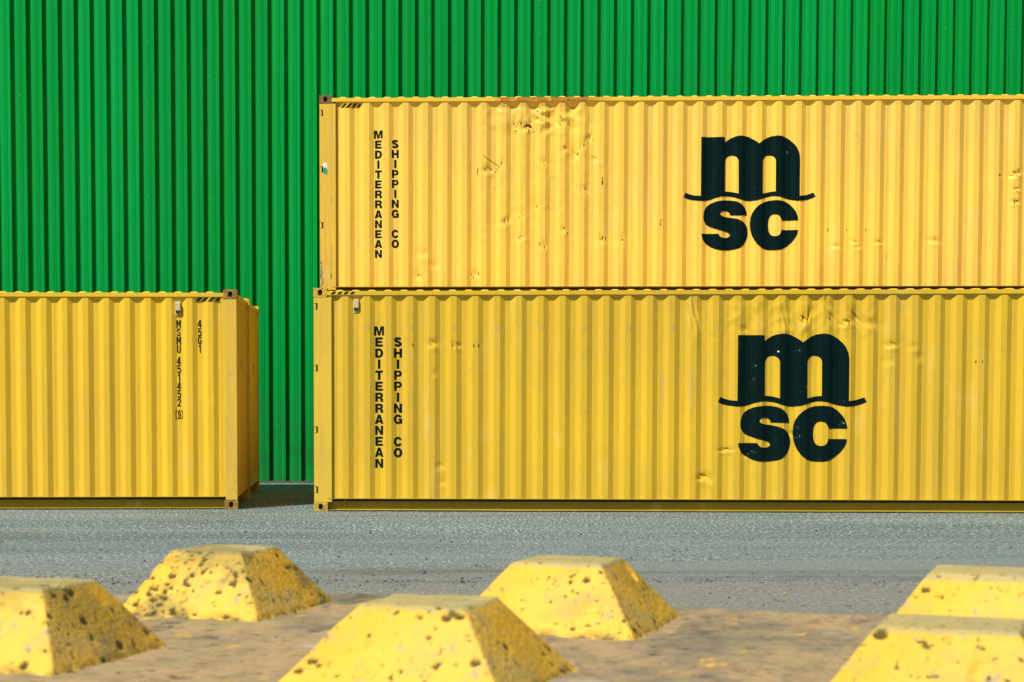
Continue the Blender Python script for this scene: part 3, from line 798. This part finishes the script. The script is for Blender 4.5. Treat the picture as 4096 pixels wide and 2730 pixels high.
n0, n1 = math.floor((x0w-WO)/WP), math.ceil((x1w-WO)/WP)
jr = random.Random(11)
# profile: right-facing steep slope, flat valley, left-facing steep slope, outer flat with small stiffening grooves
D = 0.080
prof = [(0.0, 0.0), (0.045, D), (0.305, D), (0.335, 0.006), (0.552, -0.001), (0.562, -0.003), (0.572, 0.0), (0.72, 0.005), (0.765, 0.011), (0.785, 0.011), (0.83, 0.0), (1.0, 0.0)]
zrow = [0.035+ (WH-0.035)*i/26 for i in range(27)]
cols = []
for n in range(n0, n1):
    j = jr.uniform(-.004, .004); dj = jr.uniform(-.003, .003)
    sag = jr.random() < .08
    for (u, d) in prof[:-1]:
        cols.append((WO+WP*(n+u)+j*(1 if 0 < u else 1), d+(dj if u > .3 else 0), n))
for z in zrow:
    for (x, d, n) in cols:
        wob = 0.0035*noise.noise(Vector((x*.8, z*.5, 3)))+0.0015*noise.noise(Vector((x*5, z*.8, 9)))
        if z < 1.6 and -2.2 < x < -0.6: wob += 0.012*noise.noise(Vector((x*5, z*2.2, 1)))*(1.6-z)/1.6
        dx = 0
        if 5.0 < x < 5.45: dx = 0.020*noise.noise(Vector((n*1.0, z*.6, 5)))
        m.v.append((x+dx, d+wob, z))
nc = len(cols)
for j in range(len(zrow)-1):
    for i in range(nc-1):
        a = j*nc+i; m.f.append((a, a+1, a+nc+1, a+nc))
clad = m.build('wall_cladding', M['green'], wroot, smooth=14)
WD = 18.0
MB().box(x0w+.3, x1w-.3, 0.085, WD, 0.03, WH-0.05).build('wall_core', M['plinth'], wroot)
MB().box(x0w, x1w, -0.12, WD+.2, WH, WH+0.25).build('roof', M['roof'], wroot)
MB().box(x0w, x1w, -0.004, 0.10, -0.02, 0.034).build('plinth', M['plinth'], wroot)
m = MB()
for n in range(n0, n1):
    if n % 4 or n % 3 == 1: continue
    ph = jr.uniform(0, .5)
    xx = WO+WP*(n+0.36) if n % 8 else WO+WP*(n+.60)
    for i in range(18):
        z = 0.45+ph+i*0.52
        if z > WH-.2 or jr.random() < .1: continue
        m.box(xx-.003, xx+.003, -0.007, -0.001, z-.003, z+.003)
so = m.build('cladding_screws', M['screw'], wroot); so['kind'] = 'stuff'
# short dark sealing marks in pairs on the cladding above the upper container
m = MB()
for x in (3.02, 3.29, 4.94, 5.2):
    pass

# ------------------------------------------------------------------ asphalt
k = NT('asphalt')
xyz = k.sep()
n_f = k.noise(34, 4, 0.7, k.mapped((1, .30, 1)))
n_g = k.noise(90, 3, 0.6, k.mapped((1, .5, 1)))
n_b = k.noise(0.22, 4, 0.55, k.mapped((0.35, 1, 1)))
n_t = k.noise(1.0, 6, 0.62, k.mapped((0.08, 0.9, 1)))
dusty = k.ramp(xyz[1], 21.5, 16.5)
dusty = k.math('MULTIPLY', dusty, k.ramp(k.noise(0.5, 4, .6, k.mapped((.3, 1, 1))), .25, .60, .35, 1.0))
c = k.mix(k.ramp(n_b, .40, .62), (0.070, 0.112, 0.118), (0.140, 0.185, 0.182))
c = k.mix(k.ramp(n_t, .46, .60, 0, .70), c, (0.168, 0.212, 0.206))
c = k.mix(k.math('MULTIPLY', dusty, .80), c, (0.180, 0.222, 0.215))
c = k.mix(k.ramp(xyz[1], 17.6, 14.6, 0, .75), c, (0.200, 0.188, 0.145))
tw = k.noise(1.0, 4, 0.55, k.mapped((0.07, 1.6, 1), (4, 2, 0)))
c = k.mix(k.ramp(tw, .54, .64, 0, .45), c, (0.070, 0.105, 0.110))
fl = k.math('MULTIPLY', k.ramp(n_f, .55, .62), k.math('SUBTRACT', 0.95, k.math('MULTIPLY', dusty, .80)))
c = k.mix(fl, c, (0.52, 0.60, 0.57))
dk = k.math('MULTIPLY', k.ramp(n_f, .46, .38), k.math('SUBTRACT', 0.85, k.math('MULTIPLY', dusty, .70)))
c = k.mix(dk, c, (0.022, 0.042, 0.045))
fl2 = k.math('MULTIPLY', k.ramp(n_g, .60, .66), k.math('SUBTRACT', .5, k.math('MULTIPLY', dusty, .3)))
c = k.mix(fl2, c, (0.42, 0.46, 0.42))
spn = k.noise(9, 6, .75, k.mapped((1, .35, 1)))
spot = k.math('MULTIPLY', k.ramp(spn, .60, .64), k.ramp(xyz[1], 18.0, 14.0, .10, 1))
c = k.mix(k.math('MULTIPLY', spot, .8), c, (0.030, 0.042, 0.042))
stain = k.ramp(k.noise(.6, 5, .6, k.mapped((.4, 1, 1), (3, 8, 1))), .58, .70, 0, .5)
c = k.mix(stain, c, (0.085, 0.085, 0.045))
k.bump(k.math('ADD', k.math('MULTIPLY', n_f, .7), k.math('MULTIPLY', n_g, .5)), .6, .012)
M['asphalt'] = k.out(c, 0.82, spec=0.3)
m = MB()
# one sheet, gently uneven
gx = [-80, -40, -20]+[-12+i*0.8 for i in range(31)]+[20, 40, 80]
gy = [-30, -10, 0, 4]+[6+i*0.8 for i in range(23)]+[23.6, 24.0]+[24.5+i for i in range(9)]+[40, 60, 110]
for y in gy:
    for x in gx:
        z = 0.0
        if 5 < y < 23.4 and abs(x) < 13: z = 0.012*noise.noise(Vector((x*.25, y*.5, 2)))*min(1, (23.4-y)/3)
        m.v.append((x, y, z-0.0015))
for j in range(len(gy)-1):
    for i in range(len(gx)-1):
        a = j*len(gx)+i; m.f.append((a, a+1, a+len(gx)+1, a+len(gx)))
g = m.build('ground', M['asphalt'], None, smooth=60)
g['kind'] = 'structure'

# gravel and crumbs of broken asphalt near the block: uncountable
k = NT('gravel_stone'); M['gravel'] = k.out(k.mix(k.ramp(k.noise(3, 2), .4, .6), (0.07, 0.085, 0.085), (0.24, 0.25, 0.22)), .9)
m = MB(); gr = random.Random(5)
for i in range(6500):
    y = 9+12*gr.random()**1.6
    x = gr.uniform(-4.5, 7.0)*y/14
    if gr.random() < .35: y = 15.2+gr.gauss(0, .25)
    r = 0.004+0.014*gr.random()**3
    if gr.random() < .015: r *= 1.9
    hgt = r*gr.uniform(.5, 1.0)
    n = len(m.v); a0 = gr.random()*3
    for j in range(5):
        a = a0+j*2*math.pi/5; rr = r*gr.uniform(.7, 1.2)
        m.v.append((x+rr*math.cos(a), y+rr*math.sin(a), 0.0)); 
    for j in range(5):
        a = a0+.3+j*2*math.pi/5; rr = r*gr.uniform(.45, .8)
        m.v.append((x+rr*math.cos(a), y+rr*math.sin(a), hgt*gr.uniform(.8, 1.1)))
    for j in range(5): m.f.append((n+j, n+(j+1) % 5, n+5+(j+1) % 5, n+5+j))
    m.f.append(tuple(n+5+j for j in range(5)))
gv = m.build('gravel', M['gravel']); gv['kind'] = 'stuff'; gv['label'] = 'loose dark grit and small stones scattered over the asphalt behind the block'; gv['category'] = 'gravel'

# small pale scrap lying by the block
k = NT('dry_scrap'); M['scrap'] = k.out((0.42, 0.34, 0.22), .8)
m = MB()
sx, sy = 2.83, 14.05
pts = [(-.020, 0, .002), (.016, .006, .002), (.022, 0, .010), (.008, -.003, .026), (.004, .002, .040), (-.006, .004, .028), (-.014, -.002, .016)]
m.poly([(sx+a, sy+b, c_) for a, b, c_ in pts]); m.poly([(sx+a, sy+b+.004, c_) for a, b, c_ in pts][::-1])
for i in range(7):
    a, b = pts[i], pts[(i+1) % 7]
    m.poly([(sx+a[0], sy+a[1], a[2]), (sx+b[0], sy+b[1], b[2]), (sx+b[0], sy+b[1]+.004, b[2]), (sx+a[0], sy+a[1]+.004, a[2])])
o = m.build('litter_scrap', M['scrap']); o['label'] = 'tiny pale crumpled scrap lying on the asphalt just behind the concrete block'; o['category'] = 'litter'

# ------------------------------------------------------------------ concrete block with pyramid studs
HB = 0.355                        # camera height above the block top
ZT = CAM_H-HB
TH = R(21)
broot = thing('concrete_block', 'worn yellow painted concrete block with pyramid studs in the foreground', 'concrete block', (0, 0, 0), -TH)
# local frame: x = e1 (right and a little nearer), y = e2 (away)
def block_mat(name, stud):
    k = NT(name)
    at = k.n('ShaderNodeAttribute', attribute_name='pit')
    pit = at.outputs['Fac']
    geo = k.sep()
    n1 = k.noise(11, 6, .65); n2 = k.noise(34, 6, .65, k.mapped((1, 1, 1), (2, 3, 4))); n3 = k.noise(5, 4, .6, k.mapped((1, 1, 1), (8, 1, 4)))
    if stud:
        c = k.mix(k.ramp(n3, .35, .7), (0.77, 0.485, 0.070), (0.73, 0.410, 0.018))
        c = k.mix(k.ramp(n1, .54, .68, 0, .65), c, (0.46, 0.37, 0.14))
        c = k.mix(k.ramp(n2, .60, .67, 0, .75), c, (0.34, 0.31, 0.24))
        topm = k.math('MULTIPLY', k.ramp(geo[2], 0.0925, 0.0955), k.ramp(n1, .25, .50, .55, 1.0))
        c = k.mix(k.math('MULTIPLY', topm, .92), c, (0.40, 0.350, 0.16))
        oi = k.n('ShaderNodeObjectInfo'); gsep = k.n('ShaderNodeSeparateColor'); k.l(oi.outputs['Color'], gsep.inputs[0]); vs = k.n('ShaderNodeVectorMath', operation='ADD'); k.l(k.tc.outputs['Object'], vs.inputs[0]); k.l(oi.outputs['Location'], vs.inputs[1])
        gp = k.noise(8, 6, .62, vs.outputs[0])
        gm = k.math('MULTIPLY', k.ramp(gp, .50, .57, 0, .8), gsep.outputs[0])
        c = k.mix(k.math('MULTIPLY', gm, k.ramp(n2, .3, .6, .5, 1)), c, (0.27, 0.215, 0.060))
        sp = k.noise(75, 3, .6, vs.outputs[0])
        c = k.mix(k.math('MULTIPLY', k.ramp(sp, .62, .67), k.ramp(gp, .40, .52, .25, .9)), c, (0.10, 0.085, 0.02))
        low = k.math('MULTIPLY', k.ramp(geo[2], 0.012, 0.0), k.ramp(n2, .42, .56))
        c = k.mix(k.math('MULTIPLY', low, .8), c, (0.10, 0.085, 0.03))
        c = k.mix(k.math('MULTIPLY', pit, .90), c, (0.035, 0.032, 0.010))
    else:
        c = k.mix(k.ramp(n3, .38, .66), (0.42, 0.290, 0.140), (0.32, 0.250, 0.135))
        g1 = k.noise(4.2, 6, .7, k.mapped((1.1, .55, 1), (1, 7, 2)))
        c = k.mix(k.ramp(g1, .46, .58, 0, .80), c, (0.170, 0.155, 0.115))
        g2 = k.noise(3.1, 6, .7, k.mapped((1.2, .5, 1), (6, 2, 2)))
        c = k.mix(k.ramp(g2, .56, .63, 0, .75), c, (0.085, 0.085, 0.070))
        c = k.mix(k.ramp(k.noise(24, 6, .7, k.mapped((1, .45, 1))), .50, .70, 0, .6), c, (0.15, 0.11, 0.065))
        yf = k.noise(17, 5, .62, k.mapped((1, .5, 1), (5, 5, 1)))
        c = k.mix(k.ramp(yf, .62, .68, 0, .7), c, (0.72, 0.44, 0.03))
        c = k.mix(k.ramp(k.noise(9, 3, .5, k.mapped((1, 1, 1), (9, 5, 3))), .66, .75, 0, .6), c, (0.50, 0.46, 0.40))
        c = k.mix(k.ramp(k.noise(60, 4, .6), .60, .68, 0, .6), c, (0.10, 0.085, 0.055))
        c = k.mix(k.ramp(k.noise(30, 5, .6, k.mapped((1, .5, 1), (2, 2, 7))), .66, .69, 0, .9), c, (0.030, 0.030, 0.020))
        c = k.mix(k.ramp(k.noise(9, 5, .65, k.mapped((1, .6, 1), (7, 2, 7))), .54, .64, 0, .5), c, (0.36, 0.30, 0.12))
        c = k.mix(k.math('MULTIPLY', pit, .95), c, (0.025, 0.024, 0.014))
        side = k.ramp(geo[2], -.02, -.06)
        c = k.mix(side, c, (0.62, 0.42, 0.05))
    k.bump(k.math('ADD', k.math('MULTIPLY', n2, .5), k.math('MULTIPLY', k.noise(130, 4, .65), .8)), .65, .006)
    return k.out(c, .78, spec=0.25)
M['stud'] = block_mat('painted_concrete', True)
M['slab'] = block_mat('dusty_concrete', False)

def grid_obj(name, mat, parent, loc, xs, ys, hf, skirt=None):
    vs, fs, pit = [], [], []
    for y in ys:
        for x in xs:
            h, p = hf(x, y); vs.append((x, y, h)); pit.append(p)
    nx, ny = len(xs), len(ys)
    for j in range(ny-1):
        for i in range(nx-1):
            a = j*nx+i; fs.append((a, a+1, a+nx+1, a+nx))
    if skirt is not None:
        ring = [i for i in range(nx)]+[(j+1)*nx-1 for j in range(1, ny)]+[(ny-1)*nx+i for i in range(nx-2, -1, -1)]+[j*nx for j in range(ny-2, 0, -1)]
        b = len(vs)
        for r_ in ring: vs.append((vs[r_][0], vs[r_][1], skirt)); pit.append(0)
        n = len(ring)
        for i in range(n): fs.append((ring[(i+1) % n], ring[i], b+i, b+(i+1) % n))
    me = bpy.data.meshes.new(name); me.from_pydata(vs, [], fs)
    me.polygons.foreach_set('use_smooth', [True]*len(me.polygons))
    a = me.attributes.new('pit', 'FLOAT', 'POINT'); a.data.foreach_set('value', pit)
    me.materials.append(mat); me.update()
    me.set_sharp_from_angle(angle=R(62))
    o = bpy.data.objects.new(name, me); COL.objects.link(o); o.parent = parent; o.location = loc
    return o

SH, SB, STP = 0.0985, 0.149, 0.066     # stud height, base half width, top half width
def stud(cx, cy, seed, npit, rmax, chips, rough=1.0, grime=.5, shape=(.149, .066, .149, .066, .0985)):
    bl, tl, br, tr, SHH = shape
    rr = random.Random(seed)
    pits = []; clus = [(rr.uniform(-SB, SB), rr.uniform(-SB, SB)) for _ in range(6)]
    for i in range(npit):
        r = 0.0019+(rmax-0.0019)*rr.random()**4
        if rr.random() < .6:
            c_ = clus[rr.randrange(len(clus))]; qx, qy = rr.gauss(c_[0], .028), rr.gauss(c_[1], .028)
        else: qx, qy = rr.uniform(-SB, SB), rr.uniform(-SB, SB)
        qx = max(-SB, min(SB, qx)); qy = max(-SB, min(SB, qy))
        pits.append((qx, qy, r, r*rr.uniform(.35, .7), rr.uniform(.6, 1.0)))
    cell = {}
    for p in pits:
        for gx_ in range(int((p[0]-p[2]+.2)/.03), int((p[0]+p[2]+.2)/.03)+1):
            for gy_ in range(int((p[1]-p[2]+.2)/.03), int((p[1]+p[2]+.2)/.03)+1):
                cell.setdefault((gx_, gy_), []).append(p)
    def hf(x, y):
        ax, ay = abs(x), abs(y)
        mx = max(ax, ay)
        sides = (SHH*(bl+x)/(bl-tl), SHH*(br-x)/(br-tr), SHH*(SB-ay)/(SB-STP))
        k2 = 0.0012; mn = min(sides)
        raw = mn - k2*math.log(sum(math.exp(-(v_-mn)/k2) for v_ in sides))
        on_top = mn > SHH
        gap_ = sorted(sides)[1]-mn
        # soft top edge
        kk = 0.0016
        h = -kk*math.log(math.exp(-raw/kk)+math.exp(-SHH/kk)) if raw > 0 else raw*0.4
        v = Vector((x*20, y*20, seed*3.3))
        h += (0.0012*noise.noise(v)+0.0005*noise.noise(v*3.1))*rough*.8
        # worn arrises
        edge = max(0, 1-gap_/.014) if not on_top else 0
        h -= edge*0.0028*rough*max(0, noise.noise(Vector((x*28, y*28, seed+.5)))+.15)
        topedge = max(0, 1-abs(mn-SHH)/.014)
        h -= topedge*0.0038*rough*max(0, noise.noise(Vector((x*22, y*22, seed+7.5)))+.05)
        for (px_, py_, pr_, pd_) in chips:
            t = 1-math.hypot(x-px_, y-py_)/pr_
            if t > 0: h -= pd_*min(1, t*2.2)
        p_ = 0.0
        wx = .0013*noise.noise(Vector((x*260, y*260, seed+1))); wy = .0013*noise.noise(Vector((x*260, y*260, seed+40)))
        for (px_, py_, pr_, pd_, asp) in cell.get((int((x+.2)/.03), int((y+.2)/.03)), ()):
            fx_, fy_ = (1.0, 1.0) if on_top else ((1.55, asp) if min(sides[0], sides[1]) < sides[2] else (asp, 1.55))
            dd = math.hypot((x+wx-px_)*fx_, (y+wy-py_)*fy_)/pr_
            if dd < 1:
                t = 1-dd*dd; h -= pd_*t**.6; p_ = max(p_, min(1, t*2.0)*min(1, .45+pr_/.006))
        return h, p_
    n = 150
    ax_ = [-SB-.004+(2*SB+.008)*i/n for i in range(n+1)]
    o = grid_obj('stud', M['stud'], broot, (cx, cy, ZT), ax_, ax_, hf, skirt=-0.02)
    o.color = (grime, 0, 0, 1)
    return o
CX_ = [-1.392, -0.794, -0.184]; CY_ = [2.133, 2.722]
specs = {(0, 0): (1, 110, .0075, [(.07, -.02, .016, .010)]), (1, 0): (2, 150, .007, [(-.12, -.05, .02, .006), (-.10, .02, .018, .006)]), (2, 0): (3, 90, .009, [(.05, -.10, .018, .008)]),
         (0, 1): (4, 460, .006, []), (1, 1): (5, 200, .0065, [(.085, .055, .014, .009)]), (2, 1): (6, 100, .0065, [])}
for (i, j), (sd, npt, rm_, ch) in specs.items():
    stud(CX_[i], CY_[j], sd, npt, rm_, ch, {(1, 0): 1.5, (0, 1): 1.0}.get((i, j), 0.45), {(0, 1): 1.0, (0, 0): .75, (1, 1): .4}.get((i, j), .18),
         {(0, 0): (.149, .066, .151, .084, .099), (0, 1): (.104, .048, .149, .079, .0985), (1, 0): (.153, .070, .143, .066, .0985), (1, 1): (.143, .064, .146, .073, .099), (2, 1): (.141, .067, .149, .070, .1035), (2, 0): (.139, .066, .149, .083, .0985)}[(i, j)])
# block body: top sheet with rounded arrises and sides down to the ground
bx0, bx1, by0, by1 = -1.690, 0.118, 1.835, 3.015
rb = random.Random(9)
bp_ = [(rb.uniform(bx0, bx1), rb.uniform(by0, by1), 0.0025+.010*rb.random()**4) for _ in range(1300)]
bp_ += [(rb.uniform(bx0, bx1), rb.uniform(by0, by1), rb.uniform(.008, .015)) for _ in range(26)]
bc = {}
for p in bp_:
    for a in (-1, 0, 1):
        for b in (-1, 0, 1): bc.setdefault((int((p[0]+5)/.03)+a, int((p[1]+5)/.03)+b), []).append(p)
def slab(x, y):
    e = min(x-bx0, bx1-x, y-by0, by1-y)
    rad = 0.022+0.010*noise.noise(Vector((x*6, y*6, 1)))
    h = 0.0
    if e < rad: h -= rad-math.sqrt(max(0, rad*rad-(rad-max(e, 0))**2))
    cr = math.hypot(x-bx0, y-by1)          # broken far-left corner
    if cr < .20: h -= .035*(1-cr/.20)
    h += 0.0022*noise.noise(Vector((x*9, y*9, 4)))+0.0012*noise.noise(Vector((x*31, y*31, 4)))
    p_ = 0.0
    for (px_, py_, pr_) in bc.get((int((x+5)/.03), int((y+5)/.03)), ()):
        dd = math.hypot(x-px_, y-py_)/pr_
        if dd < 1: h -= pr_*.6*(1-dd*dd); p_ = max(p_, min(1, (1-dd*dd)*1.6))
    return h, p_
nx, ny = 300, 200
gxs = [bx0+(bx1-bx0)*i/nx for i in range(nx+1)]; gys = [by0+(by1-by0)*i/ny for i in range(ny+1)]
grid_obj('block_body', M['slab'], broot, (0, 0, ZT), gxs, gys, slab, skirt=-ZT)
